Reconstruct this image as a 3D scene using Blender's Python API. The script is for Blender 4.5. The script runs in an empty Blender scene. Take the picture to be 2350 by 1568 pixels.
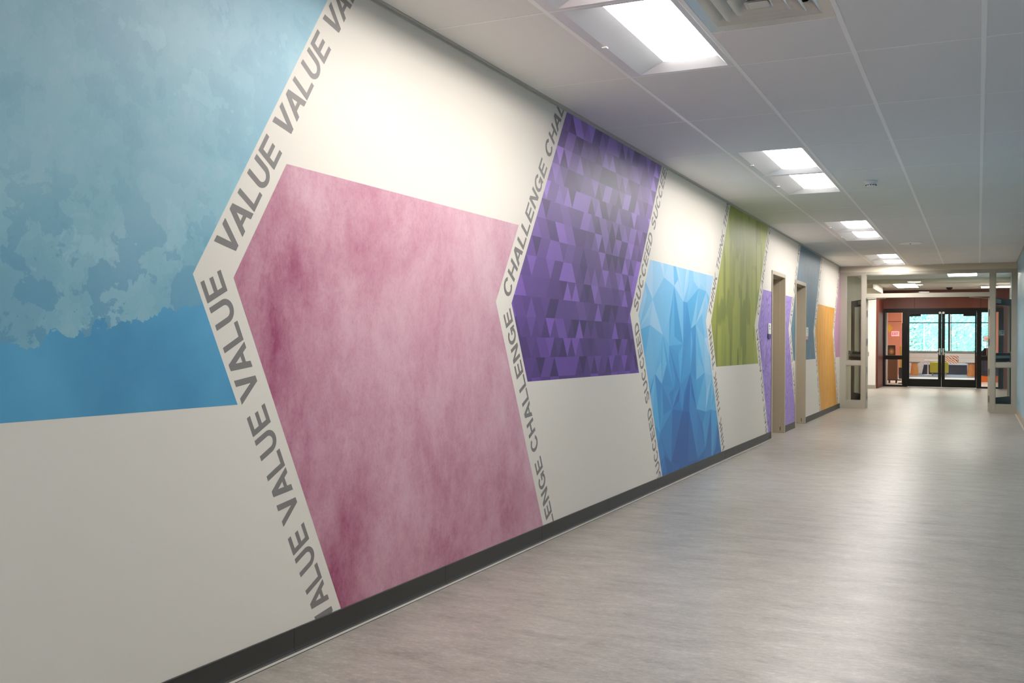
import bpy, bmesh, math, random
from mathutils import Matrix, Vector
random.seed(7)
SC = bpy.context.scene
COL = SC.collection

# ---------------------------------------------------------------- camera
HC = 1.227                                   # eye height above the floor
CE = 2.754                                   # ceiling height
XL = -2.4426                                 # face of the mural wall
XR = 0.640                                   # face of the teal wall
cam = bpy.data.cameras.new('camera')
cam_ob = bpy.data.objects.new('camera', cam)
COL.objects.link(cam_ob)
cam.sensor_width = 36.0
cam.lens = 36.0 * 2262.386 / 2350.0
cam.clip_start = 0.05
cam.clip_end = 500
yaw, pitch, roll = 0.4416, 0.0018, 0.0060
F = Vector((-math.sin(yaw) * math.cos(pitch), math.cos(yaw) * math.cos(pitch), math.sin(pitch)))
R0 = Vector((math.cos(yaw), math.sin(yaw), 0))
U0 = R0.cross(F)
RR = R0 * math.cos(roll) + U0 * math.sin(roll)
UU = -R0 * math.sin(roll) + U0 * math.cos(roll)
m = Matrix.Identity(4)
for i in range(3):
    m[i][0] = RR[i]; m[i][1] = UU[i]; m[i][2] = -F[i]
m[2][3] = HC
cam_ob.matrix_world = m
SC.camera = cam_ob

# ---------------------------------------------------------------- view, world, sun
SC.view_settings.view_transform = 'Standard'
SC.view_settings.look = 'None'
SC.view_settings.gamma = 1.0
SC.view_settings.use_curve_mapping = False
SC.view_settings.exposure = 0.0
SC.cycles.use_denoising = True
SC.cycles.max_bounces = 14
SC.cycles.diffuse_bounces = 10
SC.cycles.glossy_bounces = 4
SC.cycles.transparent_max_bounces = 12
SC.cycles.sample_clamp_indirect = 12.0
SC.cycles.caustics_reflective = False
SC.cycles.caustics_refractive = False
LENS = 32.0                                   # glow of every troffer lens
world = bpy.data.worlds.new('world')
SC.world = world
world.use_nodes = True
wn = world.node_tree
wn.nodes['Background'].inputs[0].default_value = (0.80, 0.90, 1.0, 1)
wn.nodes['Background'].inputs[1].default_value = 4.0
sun = bpy.data.lights.new('sun', 'SUN')
sun.energy = 6.0
sun.angle = 0.02
sun.color = (1.0, 0.96, 0.88)
sun_ob = bpy.data.objects.new('sun', sun)
sun_ob.rotation_euler = (math.radians(48), 0, math.radians(-25))
COL.objects.link(sun_ob)


# ---------------------------------------------------------------- materials
def lin(c):
    return tuple(((v / 255) / 12.92 if v / 255 <= 0.04045 else ((v / 255 + 0.055) / 1.055) ** 2.4) for v in c) + (1,)


def mat(name, rgb=(200, 200, 200), rough=0.5, metal=0.0, spec=0.5, emit=None, power=0):
    mt = bpy.data.materials.new(name)
    mt.use_nodes = True
    b = mt.node_tree.nodes['Principled BSDF']
    b.inputs['Base Color'].default_value = lin(rgb)
    b.inputs['Roughness'].default_value = rough
    b.inputs['Metallic'].default_value = metal
    b.inputs['Specular IOR Level'].default_value = spec
    if emit:
        b.inputs['Emission Color'].default_value = lin(emit)
        b.inputs['Emission Strength'].default_value = power
    return mt


class NT:
    """small helper to wire node graphs"""
    def __init__(s, mt):
        s.t = mt.node_tree
        s.b = s.t.nodes['Principled BSDF']

    def n(s, kind, **kw):
        nd = s.t.nodes.new(kind)
        for k, v in kw.items():
            if k.startswith('i_'):
                nd.inputs[int(k[2:])].default_value = v
            else:
                setattr(nd, k, v)
        return nd

    def l(s, a, b):
        s.t.links.new(a, b)

    def coord(s, scale=(1, 1, 1), rot=(0, 0, 0), loc=(0, 0, 0)):
        c = s.n('ShaderNodeTexCoord')
        mp = s.n('ShaderNodeMapping')
        mp.inputs['Scale'].default_value = scale
        mp.inputs['Rotation'].default_value = rot
        mp.inputs['Location'].default_value = loc
        s.l(c.outputs['Object'], mp.inputs[0])
        return mp.outputs[0]

    def noise(s, vec, scale=5, detail=4, rough=0.5, dist=0.0):
        nd = s.n('ShaderNodeTexNoise')
        nd.inputs['Scale'].default_value = scale
        nd.inputs['Detail'].default_value = detail
        nd.inputs['Roughness'].default_value = rough
        nd.inputs['Distortion'].default_value = dist
        s.l(vec, nd.inputs['Vector'])
        return nd.outputs['Fac']

    def ramp(s, fac, stops, interp='LINEAR'):
        r = s.n('ShaderNodeValToRGB')
        r.color_ramp.interpolation = interp
        e = r.color_ramp.elements
        while len(e) < len(stops):
            e.new(0.5)
        for k, (p, c) in enumerate(stops):
            e[k].position = p
            e[k].color = lin(c) if len(c) == 3 else c
        s.l(fac, r.inputs[0])
        return r.outputs[0]

    def mix(s, fac, a, b, mode='MIX'):
        x = s.n('ShaderNodeMix', data_type='RGBA', blend_type=mode)
        for sock, v in ((x.inputs[0], fac), (x.inputs[6], a), (x.inputs[7], b)):
            if hasattr(v, 'links'):
                s.l(v, sock)
            elif isinstance(v, (int, float)):
                sock.default_value = v
            else:
                sock.default_value = lin(v) if len(v) == 3 else v
        return x.outputs[2]

    def math(s, op, a, b=0.0, clamp=False):
        x = s.n('ShaderNodeMath', operation=op, use_clamp=clamp)
        for sock, v in ((x.inputs[0], a), (x.inputs[1], b)):
            if hasattr(v, 'links'):
                s.l(v, sock)
            else:
                sock.default_value = v
        return x.outputs[0]

    def sep(s):
        c = s.n('ShaderNodeTexCoord')
        x = s.n('ShaderNodeSeparateXYZ')
        s.l(c.outputs['Object'], x.inputs[0])
        return x.outputs

    def color(s, out):
        s.l(out, s.b.inputs['Base Color'])

    def bump(s, fac, strength=0.2, dist=0.002):
        bp = s.n('ShaderNodeBump')
        bp.inputs['Strength'].default_value = strength
        bp.inputs['Distance'].default_value = dist
        s.l(fac, bp.inputs['Height'])
        s.l(bp.outputs[0], s.b.inputs['Normal'])


M = {}
WALL_R = 0.46
M['wall'] = mat('wall_white', (235, 227, 215), WALL_R, spec=0.2)
g = NT(M['wall'])
g.bump(g.noise(g.coord(), 220, 2), 0.06, 0.0006)
M['letter'] = mat('lettering_grey', (134, 128, 124), WALL_R)
M['tile'] = mat('tile_white', (214, 212, 208), 0.9)
g = NT(M['tile'])
sp = g.noise(g.coord(), 260, 3, 0.7)
g.color(g.mix(g.math('MULTIPLY', sp, 0.35), (238, 236, 232), (206, 204, 200)))
g.bump(sp, 0.15, 0.001)
M['tee'] = mat('grid_white', (248, 247, 243), 0.4)
M['mould'] = mat('wall_angle', (196, 192, 184), 0.5)
M['fixture'] = mat('fixture_white', (226, 226, 226), 0.35)
M['reflector'] = mat('reflector_white', (232, 233, 235), 0.5, 0.62)
M['lens'] = mat('lens_glow', (255, 255, 255), 0.4, emit=(255, 250, 246), power=LENS)
M['diffuser'] = mat('diffuser_grey', (212, 210, 204), 0.26, 0.45)
M['cavity'] = mat('dark_cavity', (30, 28, 26), 0.9)
M['cove'] = mat('cove_dark', (62, 60, 57), 0.45)
g = NT(M['cove'])
g.color(g.mix(g.noise(g.coord((1, 0.4, 1)), 6, 4), (44, 42, 39), (60, 57, 53)))
M['caulk'] = mat('sealant_strip', (190, 187, 178), 0.5)
M['gap'] = mat('joint_dark', (42, 38, 34), 0.8)
M['frame_tan'] = mat('door_frame_taupe', (184, 172, 150), 0.4)
M['door_tan'] = mat('door_leaf_tan', (176, 152, 122), 0.5)
M['metal'] = mat('storefront_taupe', (180, 175, 161), 0.38)
M['steel'] = mat('brushed_steel', (190, 190, 188), 0.3, 0.9)
M['leaf_shade'] = mat('shaded_leaf_face', (52, 49, 48), 0.35)  # open leaf faces: shade of the unlit side put into the colour
M['black'] = mat('storefront_black', (11, 9, 8), 0.45, spec=0.3)
M['char'] = mat('charcoal', (46, 48, 52), 0.6)
M['white'] = mat('plain_white', (235, 234, 230), 0.5)
M['cream'] = mat('cream_paint', (226, 216, 196), 0.6)
M['beige'] = mat('beige_paint', (196, 184, 158), 0.6)
M['red'] = mat('oxide_red_paint', (120, 56, 40), 0.45)
g = NT(M['red'])
g.color(g.mix(g.noise(g.coord((1.2, 1, 0.3)), 1.6, 2), (86, 38, 28), (122, 58, 38)))
M['salmon'] = mat('salmon_paint', (236, 168, 142), 0.6)
M['teal'] = mat('teal_wall', (140, 184, 208), 0.36, spec=0.4)
g = NT(M['teal'])
g.bump(g.noise(g.coord(), 90, 2), 0.08, 0.001)
M['basegrey'] = mat('base_light', (168, 160, 148), 0.45)

# floor: grey linoleum with streaks running across the corridor
M['floor'] = mat('linoleum', (150, 145, 138), 0.33)
g = NT(M['floor'])
n1 = g.noise(g.coord((1.0, 2.5, 1), rot=(0, 0, 0.05)), 3.0, 10, 0.8, 0.15)
n2 = g.noise(g.coord((1.0, 1.9, 1), rot=(0, 0, 0.05)), 30, 6, 0.85, 0.1)
n3 = g.noise(g.coord((1, 2.2, 1)), 1.1, 3, 0.5)
c1 = g.ramp(n1, [(0.30, (122, 117, 110)), (0.44, (158, 153, 145)), (0.56, (174, 169, 161)), (0.72, (198, 194, 187))])
c2 = g.mix(0.6, c1, g.ramp(n2, [(0.34, (40, 38, 36)), (0.5, (128, 126, 122)), (0.66, (225, 222, 216))]), 'SOFT_LIGHT')
c3 = g.mix(g.math('MULTIPLY', n3, 0.35), c2, (168, 162, 154))
g.color(c3)
g.l(g.math('ADD', g.math('MULTIPLY', n2, 0.18), 0.27), g.b.inputs['Roughness'])
g.bump(n2, 0.06, 0.001)
M['lounge_floor'] = mat('lounge_tile_floor', (214, 208, 200), 0.35)
M['carpet'] = mat('carpet_blue_grey', (128, 142, 160), 0.95)

# mural prints ------------------------------------------------------------
M['blue'] = mat('print_blue_watercolour', (110, 160, 185), WALL_R)
g = NT(M['blue'])
X, Y, Z = g.sep()[0:3]
warp = g.noise(g.coord((1, 1, 1)), 9, 5, 0.62)
big = g.noise(g.coord((1, 1, 1), loc=(3, 1, 0)), 2.2, 5, 0.6, 0.4)
# torn lower edge of the pale wash, rising towards the arrow head
edge = g.math('ADD', g.math('MULTIPLY', g.math('SUBTRACT', Y, 1.86), 0.20), 1.205)
edge = g.math('ADD', edge, g.math('MULTIPLY', g.math('SUBTRACT', warp, 0.5), 0.20))
below = g.math('GREATER_THAN', edge, Z)
wash = g.ramp(g.math('ADD', g.math('MULTIPLY', g.math('SUBTRACT', Z, 1.2), 0.55), g.math('MULTIPLY', g.math('SUBTRACT', big, 0.5), 0.7)),
              [(0.0, (124, 178, 196)), (0.25, (144, 194, 208)), (0.55, (156, 198, 212)), (0.85, (158, 196, 214))])
blot = g.noise(g.coord((1, 1, 1), loc=(7, 2, 5)), 7.5, 5, 0.6, 0.25)
bl = g.ramp(blot, [(0.0, (0, 0, 0)), (0.515, (0, 0, 0)), (0.53, (255, 255, 255)), (1.0, (255, 255, 255))])
bz = g.math('MULTIPLY', g.math('SUBTRACT', 1.85, Z), 0.8, True)
steps = g.ramp(g.noise(g.coord((1, 1, 1), loc=(4, 4, 8)), 3.6, 7, 0.6, 0.08), [(0.0, (130, 174, 196)), (0.42, (138, 184, 200)), (0.47, (152, 196, 208)), (0.53, (164, 202, 214)), (0.60, (176, 206, 218))], 'CONSTANT')
wash = g.mix(0.42, wash, steps)
wash = g.mix(g.math('MULTIPLY', g.math('MULTIPLY', bl, 1.7), bz, True), wash, (104, 160, 190))
bl2 = g.ramp(g.noise(g.coord((1, 1, 1), loc=(1, 9, 2)), 5, 4, 0.6, 0.15), [(0.0, (0, 0, 0)), (0.60, (0, 0, 0)), (0.615, (255, 255, 255)), (1.0, (255, 255, 255))])
wash = g.mix(g.math('MULTIPLY', bl2, 0.35), wash, (172, 212, 224))
deep = g.ramp(g.noise(g.coord(), 3, 4), [(0.3, (78, 150, 190)), (0.7, (98, 172, 210))])
g.color(g.mix(below, wash, deep))

M['pink'] = mat('print_pink_mottled', (200, 140, 160), WALL_R)
g = NT(M['pink'])
X, Y, Z = g.sep()[0:3]
p1 = g.noise(g.coord((1, 1.05, 0.8)), 1.35, 5, 0.6, 0.5)
p2 = g.noise(g.coord((1, 1.35, 1.0)), 7, 9, 0.75)
p3 = g.noise(g.coord((1, 1.4, 1.0)), 60, 4, 0.8)
gr = g.math('MULTIPLY', g.math('SUBTRACT', g.math('SUBTRACT', 6.0, Z), Y), 0.055)
f = g.math('ADD', g.math('MULTIPLY', p1, 0.78), g.math('ADD', g.math('MULTIPLY', p2, 0.34), gr))
base = g.ramp(f, [(0.44, (222, 182, 192)), (0.56, (212, 162, 176)), (0.68, (198, 138, 156)), (0.82, (164, 76, 110))])
base = g.mix(0.55, base, g.ramp(p3, [(0.28, (120, 110, 114)), (0.5, (186, 186, 186)), (0.74, (205, 205, 205))]), 'SOFT_LIGHT')
g.color(base)

M['facet'] = mat('print_facets', (255, 255, 255), WALL_R)
g = NT(M['facet'])
vc = g.n('ShaderNodeVertexColor', layer_name='Col')
g.color(vc.outputs[0])

M['green'] = mat('print_green_brush', (160, 165, 70), WALL_R)
g = NT(M['green'])
v = g.n('ShaderNodeTexVoronoi', feature='SMOOTH_F1', distance='CHEBYCHEV')
v.inputs['Scale'].default_value = 2.2
v.inputs['Smoothness'].default_value = 0.15
g.l(g.coord((1, 2.6, 0.8)), v.inputs['Vector'])
sx = g.n('ShaderNodeSeparateXYZ')
g.l(v.outputs['Color'], sx.inputs[0])
st = g.noise(g.coord((1, 9, 0.5)), 3, 4, 0.6)
X, Y, Z = g.sep()[0:3]
f = g.math('ADD', g.math('ADD', g.math('MULTIPLY', sx.outputs[0], 0.34), 0.12), g.math('ADD', g.math('MULTIPLY', st, 0.15), g.math('MULTIPLY', g.math('SUBTRACT', Z, 1.4), 0.12)))
g.color(g.ramp(f, [(0.1, (118, 126, 50)), (0.35, (150, 156, 62)), (0.55, (178, 182, 80)), (0.85, (194, 196, 128))]))

M['lilac'] = mat('print_lilac_woodgrain', (160, 130, 200), WALL_R)
g = NT(M['lilac'])
wn_ = g.noise(g.coord((1, 1.1, 0.5)), 2.6, 2, 0.4, 0.3)
fr_ = g.math('FRACT', g.math('MULTIPLY', wn_, 26.0))
g.color(g.ramp(fr_, [(0.0, (120, 90, 170)), (0.22, (158, 130, 206)), (0.75, (178, 154, 220)), (1.0, (134, 104, 184))]))

M['slate'] = mat('print_slate_blue', (95, 130, 150), WALL_R)
g = NT(M['slate'])
g.color(g.ramp(g.noise(g.coord((1, 10, 0.6)), 4, 5, 0.6), [(0.25, (76, 108, 128)), (0.55, (100, 134, 152)), (0.8, (132, 160, 172))]))

M['gold'] = mat('print_gold_brushed', (215, 155, 60), WALL_R)
g = NT(M['gold'])
g.color(g.ramp(g.noise(g.coord((1, 8, 0.7)), 3.5, 6, 0.62), [(0.25, (196, 124, 34)), (0.5, (226, 162, 58)), (0.78, (240, 190, 96))]))
M['mauve'] = mat('print_mauve', (200, 150, 180), WALL_R)
g = NT(M['mauve'])
g.color(g.ramp(g.noise(g.coord((1, 8, 0.6)), 3, 4), [(0.3, (186, 130, 164)), (0.7, (212, 166, 190))]))


def glass_mat(name, tint, gloss=1.0):
    mt = bpy.data.materials.new(name)
    mt.use_nodes = True
    t = mt.node_tree
    t.nodes.clear()
    o = t.nodes.new('ShaderNodeOutputMaterial')
    mx = t.nodes.new('ShaderNodeMixShader')
    tr = t.nodes.new('ShaderNodeBsdfTransparent')
    gl = t.nodes.new('ShaderNodeBsdfGlossy')
    fr = t.nodes.new('ShaderNodeFresnel')
    fr.inputs[0].default_value = 1.45
    tr.inputs[0].default_value = lin(tint)
    gl.inputs['Roughness'].default_value = 0.01
    gl.inputs['Color'].default_value = (gloss, gloss, gloss, 1)
    t.links.new(fr.outputs[0], mx.inputs[0])
    t.links.new(tr.outputs[0], mx.inputs[1])
    t.links.new(gl.outputs[0], mx.inputs[2])
    t.links.new(mx.outputs[0], o.inputs[0])
    return mt


M['glass'] = glass_mat('glass_clear', (240, 242, 240))
M['glass_cyan'] = glass_mat('glass_cyan_tint', (176, 232, 244), 0.6)


# ---------------------------------------------------------------- mesh helpers
class MB:
    def __init__(s):
        s.v, s.f, s.m, s.c = [], [], [], []

    def face(s, pts, mi=0, col=None):
        k = len(s.v)
        s.v += [tuple(p) for p in pts]
        s.f.append(tuple(range(k, k + len(pts))))
        s.m.append(mi)
        s.c.append(col)
        return s

    def box(s, a, b, mi=0, T=None):
        x0, x1 = sorted((a[0], b[0])); y0, y1 = sorted((a[1], b[1])); z0, z1 = sorted((a[2], b[2]))
        p = [(x0, y0, z0), (x1, y0, z0), (x1, y1, z0), (x0, y1, z0), (x0, y0, z1), (x1, y0, z1), (x1, y1, z1), (x0, y1, z1)]
        if T is not None:
            p = [tuple(T @ Vector(q)) for q in p]
        k = len(s.v)
        s.v += p
        for f in ((0, 3, 2, 1), (4, 5, 6, 7), (0, 1, 5, 4), (1, 2, 6, 5), (2, 3, 7, 6), (3, 0, 4, 7)):
            s.f.append(tuple(k + i for i in f)); s.m.append(mi); s.c.append(None)
        return s

    def loft(s, rings, mi=0, cap=True):
        """rings: lists of equal count points"""
        k = len(s.v)
        n = len(rings[0])
        for r in rings:
            s.v += [tuple(p) for p in r]
        for j in range(len(rings) - 1):
            for i in range(n):
                a = k + j * n + i; b = k + j * n + (i + 1) % n
                s.f.append((a, b, b + n, a + n)); s.m.append(mi); s.c.append(None)
        if cap:
            s.f.append(tuple(k + i for i in reversed(range(n)))); s.m.append(mi); s.c.append(None)
            s.f.append(tuple(k + (len(rings) - 1) * n + i for i in range(n))); s.m.append(mi); s.c.append(None)
        return s

    def lathe(s, prof, c=(0, 0, 0), n=20, mi=0, cap=True):
        return s.loft([[(c[0] + r * math.cos(2 * math.pi * i / n), c[1] + r * math.sin(2 * math.pi * i / n), c[2] + z) for i in range(n)] for r, z in prof], mi, cap)

    def tube(s, a, b, r, n=8, mi=0, r2=None):
        a, b = Vector(a), Vector(b)
        d = (b - a).normalized()
        u = d.orthogonal().normalized(); w = d.cross(u)
        r2 = r if r2 is None else r2
        return s.loft([[tuple(p + (u * math.cos(2 * math.pi * i / n) + w * math.sin(2 * math.pi * i / n)) * q) for i in range(n)] for p, q in ((a, r), (b, r2))], mi)

    def build(s, name, mats, parent=None, off=(0, 0, 0), label=None, bevel=0, smooth=False, kind=None):
        me = bpy.data.meshes.new(name)
        me.from_pydata([(x - off[0], y - off[1], z - off[2]) for x, y, z in s.v], [], s.f)
        mats = mats if isinstance(mats, (list, tuple)) else [mats]
        for q in mats:
            me.materials.append(M[q])
        me.polygons.foreach_set('material_index', s.m)
        if any(c is not None for c in s.c):
            ca = me.color_attributes.new('Col', 'FLOAT_COLOR', 'CORNER')
            for p in me.polygons:
                for li in p.loop_indices:
                    ca.data[li].color = s.c[p.index] or (1, 1, 1, 1)
        if smooth:
            me.polygons.foreach_set('use_smooth', [True] * len(me.polygons))
        me.update()
        o = bpy.data.objects.new(name, me)
        COL.objects.link(o)
        if parent is not None:
            o.parent = parent
        if label:
            o['label'] = label
        if kind:
            o['kind'] = kind
        if bevel:
            bm = bmesh.new(); bm.from_mesh(me); bmesh.ops.remove_doubles(bm, verts=bm.verts, dist=1e-5); bm.to_mesh(me); bm.free()
            md = o.modifiers.new('bevel', 'BEVEL'); md.width = bevel; md.segments = 2; md.limit_method = 'ANGLE'
        return o


def thing(name, label, cat, loc=(0, 0, 0), group=None):
    o = bpy.data.objects.new(name, None)
    o.empty_display_size = 0.1
    o.location = loc
    COL.objects.link(o)
    o['label'] = label
    o['category'] = cat
    if group:
        o['group'] = group
    return o


def struct_root(name, loc=(0, 0, 0)):
    o = bpy.data.objects.new(name, None)
    o.empty_display_size = 0.1
    o.location = loc
    COL.objects.link(o)
    o['kind'] = 'structure'
    return o


def tag(o, label, cat, group=None):
    o['label'] = label; o['category'] = cat
    if group:
        o['group'] = group
    return o


def struct(name, mb, mats, **kw):
    o = mb.build(name, mats, **kw)
    o['kind'] = 'structure'
    return o


def copy_tree(o, parent=None):
    c = o.copy(); COL.objects.link(c); c.parent = parent
    for ch in list(o.children):
        copy_tree(ch, c)
    return c


# ---------------------------------------------------------------- the corridor shell
Y_BACK, Y_FR = -7.0, 20.15
D1 = (13.085, 14.085, 2.205)                 # door openings in the mural wall
D2 = (14.94, 15.90, 2.190)

fl = MB()
fl.face([(XL - 0.5, Y_BACK, 0), (XR + 0.2, Y_BACK, 0), (XR + 0.2, Y_FR, 0), (XL - 0.5, Y_FR, 0)])
fl.face([(-8, Y_FR, 0), (3.5, Y_FR, 0), (3.5, 31.72, 0), (-8, 31.72, 0)])
struct('floor', fl, 'floor')

wl = MB()


def wallrect(mb, y0, y1, z0, z1, x=XL):
    mb.face([(x, y0, z0), (x, y1, z0), (x, y1, z1), (x, y0, z1)][::-1])


top = CE + 0.3
wallrect(wl, Y_BACK, D1[0], 0, top)
wallrect(wl, D1[0], D1[1], D1[2], top)
wallrect(wl, D1[1], D2[0], 0, top)
wallrect(wl, D2[0], D2[1], D2[2], top)
wallrect(wl, D2[1], Y_FR + 0.12, 0, top)
WL = struct('wall_left', wl, 'wall')

wr = MB().box((XR, Y_BACK, 0), (XR + 0.12, 24.4, top))
struct('wall_right', wr, 'teal')
struct('wall_behind', MB().box((XL - 0.5, Y_BACK - 0.1, 0), (XR + 0.2, Y_BACK, top)), 'wall')

# ---------------------------------------------------------------- mural panels (flat prints on the wall)
A0, PER, WID, ZA, ZT, ZB = 2.80, 2.357, 2.152, 1.459, 1.922, 0.997
UP, LO = 0.645, 0.5
BASE = 0.0944
REG = [(Y_BACK, D1[0], BASE, CE), (D1[0], D1[1], D1[2], CE), (D1[1], D2[0], BASE, CE), (D2[0], D2[1], D2[2], CE), (D2[1], Y_FR, BASE, CE)]


def clip_half(poly, ax, val, keep_greater):
    out = []
    n = len(poly)
    for i in range(n):
        a, b = poly[i], poly[(i + 1) % n]
        ia = (a[ax] >= val) if keep_greater else (a[ax] <= val)
        ib = (b[ax] >= val) if keep_greater else (b[ax] <= val)
        if ia:
            out.append(a)
        if ia != ib:
            t = (val - a[ax]) / (b[ax] - a[ax])
            out.append((a[0] + (b[0] - a[0]) * t, a[1] + (b[1] - a[1]) * t))
    return out


def area2(p):
    return sum(p[i][0] * p[(i + 1) % len(p)][1] - p[(i + 1) % len(p)][0] * p[i][1] for i in range(len(p)))


def clip_convex(poly, clip):
    """both convex; clip counter-clockwise"""
    if area2(clip) < 0:
        clip = clip[::-1]
    for i in range(len(clip)):
        a, b = clip[i], clip[(i + 1) % len(clip)]
        out = []
        n = len(poly)
        side = lambda p: (b[0] - a[0]) * (p[1] - a[1]) - (b[1] - a[1]) * (p[0] - a[0])
        for k in range(n):
            p, q = poly[k], poly[(k + 1) % n]
            sp_, sq = side(p), side(q)
            if sp_ >= 0:
                out.append(p)
            if (sp_ >= 0) != (sq >= 0):
                t = sp_ / (sp_ - sq)
                out.append((p[0] + (q[0] - p[0]) * t, p[1] + (q[1] - p[1]) * t))
        poly = out
        if len(poly) < 3:
            return []
    return poly


def regions(poly):
    res = []
    for y0, y1, z0, z1 in REG:
        q = poly
        for ax, val, g_ in ((0, y0, True), (0, y1, False), (1, z0, True), (1, z1, False)):
            q = clip_half(q, ax, val, g_)
            if len(q) < 3:
                break
        if len(q) >= 3 and abs(area2(q)) > 1e-7:
            res.append(q)
    return res


def yz_face(mb, poly, x, col=None):
    if area2(poly) < 0:
        poly = poly[::-1]
    mb.face([(x, p[0], p[1]) for p in poly], 0, col)      # counter-clockwise in (y, z): normal +X


def panel_halves(i):
    """left and right apex of panel i, split at apex height into two convex quads"""
    a, b = A0 + PER * i, A0 + PER * i + WID
    if i % 2 == 0:                                        # hangs low: from ZT down to the base
        t, d = ZT - ZA, ZA - BASE
    else:                                                 # hangs high: from the ceiling down to ZB
        t, d = CE - ZA, ZA - ZB
    hi = [(a, ZA), (b, ZA), (b + UP * t, ZA + t), (a + UP * t, ZA + t)]
    lo = [(a + LO * d, ZA - d), (b + LO * d, ZA - d), (b, ZA), (a, ZA)]
    return hi, lo


NAMES = {-1: ('blue', 'pale blue watercolour print with a torn deeper blue lower edge'),
         0: ('pink', 'mottled pink print'), 1: ('facet', 'purple print of small triangles'),
         2: ('facet', 'sky blue print of crystal facets'), 3: ('green', 'olive green print of vertical brush strokes'),
         4: ('lilac', 'lilac wood grain print'), 5: ('slate', 'slate blue brushed print'),
         6: ('gold', 'golden orange brushed print'), 7: ('mauve', 'mauve pink print')}
PX = XL + 0.0003


def shade(c, k):
    return tuple(max(0, min(255, v * k)) for v in c)


def mixc(a, b, t):
    t = max(0, min(1, t))
    return tuple(a[i] + (b[i] - a[i]) * t for i in range(3))


def purple_tris(i):
    out = []
    rh, bw = 0.1235, 0.145
    y_lo, y_hi = A0 + PER * i - 0.3, A0 + PER * i + WID + 1.3
    nr = int((CE - ZB) / rh) + 2
    for r in range(nr):
        z0 = ZB + 0.02 + (r - 1) * rh
        z1 = z0 + rh
        off = random.choice((0, 0.5)) * bw
        prev = None
        for k in range(int((y_hi - y_lo) / bw) + 1):
            y = y_lo + off + k * bw
            for tri in ([(y, z0), (y + bw, z0), (y + bw / 2, z1)], [(y + bw / 2, z1), (y + bw, z0), (y + 1.5 * bw, z1)]):
                zz = (z0 + z1) / 2
                if prev is None or random.random() > 0.10:
                    h = (zz - ZB) / (CE - ZB)
                    c = mixc((92, 62, 134), (138, 108, 176), h * 1.25)
                    mid = math.exp(-((y - (A0 + PER * i + 1.15 + UP * max(0, zz - ZA))) / 0.55) ** 2)
                    c = mixc(c, (138, 118, 166), 0.7 * mid * min(1, h * 1.3))
                    prev = lin(shade(c, random.choice((0.76, 0.85, 0.93, 1.0, 1.0, 1.1, 1.2, 1.32))))
                out.append((tri, prev))
    return out


def sky_tris(i):
    out = []
    a = A0 + PER * i
    gy, gz = 0.29, 0.38
    ny, nz = 13, 7
    P = {}
    for p in range(ny + 1):
        for q in range(nz + 1):
            P[p, q] = (a - 0.5 + p * gy + random.uniform(-0.085, 0.085), -0.2 + q * gz + random.uniform(-0.12, 0.12))
    ramp_ = [(0.0, (42, 96, 166)), (0.3, (60, 132, 196)), (0.55, (84, 172, 222)), (0.8, (146, 200, 234)), (1.0, (184, 214, 238))]

    def col(cy, cz):
        u = (cy - a - 0.3) / WID
        f = (cz - 0.1) / (ZT - 0.1)
        f = f * 0.58 + 0.24 - 0.30 * math.exp(-((u - 0.50) / 0.25) ** 2) * (1.05 - f) + 0.35 * math.exp(-((u - 0.92) / 0.16) ** 2 - ((f - 0.5) / 0.22) ** 2) + 0.12 * math.exp(-(u / 0.2) ** 2)
        f += random.uniform(-0.15, 0.15)
        f = max(0, min(0.999, f))
        for (p0, c0), (p1, c1) in zip(ramp_, ramp_[1:]):
            if f <= p1:
                return lin(mixc(c0, c1, (f - p0) / (p1 - p0)))
        return lin(ramp_[-1][1])
    for p in range(ny):
        for q in range(nz):
            A_, B_, C_, D_ = P[p, q], P[p + 1, q], P[p + 1, q + 1], P[p, q + 1]
            tris = ([A_, B_, C_], [A_, C_, D_]) if random.random() < 0.5 else ([A_, B_, D_], [B_, C_, D_])
            for t in tris:
                cy = sum(v_[0] for v_ in t) / 3; cz = sum(v_[1] for v_ in t) / 3
                # split each facet once more for the fine shards
                if random.random() < 0.42:
                    b_ = [random.uniform(0.2, 1.0) for _ in range(3)]
                    w = tuple(sum(b_[k] * t[k][ax_] for k in range(3)) / sum(b_) for ax_ in (0, 1))
                    for k in range(3):
                        out.append(([t[k], t[(k + 1) % 3], w], col(cy, cz)))
                else:
                    out.append((t, col(cy, cz)))
    return out


for i in range(-1, 8):
    mk, lb = NAMES[i]
    mb = MB()
    for half in panel_halves(i):
        if mk != 'facet':
            for q in regions(half):
                yz_face(mb, q, PX)
    if mk == 'facet':
        tris = purple_tris(i) if i == 1 else sky_tris(i)
        for half in panel_halves(i):
            for tri, c in tris:
                if area2(tri) < 0:
                    tri = tri[::-1]
                q = clip_convex(list(tri), half)
                if len(q) >= 3:
                    for r in regions(q):
                        yz_face(mb, r, PX, c)
    mb.build('mural_panel', mk, WL, label=lb)

# ---------------------------------------------------------------- lettering between the panels
S_, B_ = 0.205, 0.170                         # stem and bar weight, in cap heights


def arc(cx, cz, rx, rz, a0, a1, wx, wz, n=18):
    out = []
    for k in range(n):
        t0 = math.radians(a0 + (a1 - a0) * k / n); t1 = math.radians(a0 + (a1 - a0) * (k + 1) / n)
        o0 = (cx + rx * math.cos(t0), cz + rz * math.sin(t0)); o1 = (cx + rx * math.cos(t1), cz + rz * math.sin(t1))
        i0 = (cx + (rx - wx) * math.cos(t0), cz + (rz - wz) * math.sin(t0)); i1 = (cx + (rx - wx) * math.cos(t1), cz + (rz - wz) * math.sin(t1))
        out.append([i0, o0, o1, i1])
    return out


def R_(x0, z0, x1, z1):
    return [(x0, z0), (x1, z0), (x1, z1), (x0, z1)]


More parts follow.
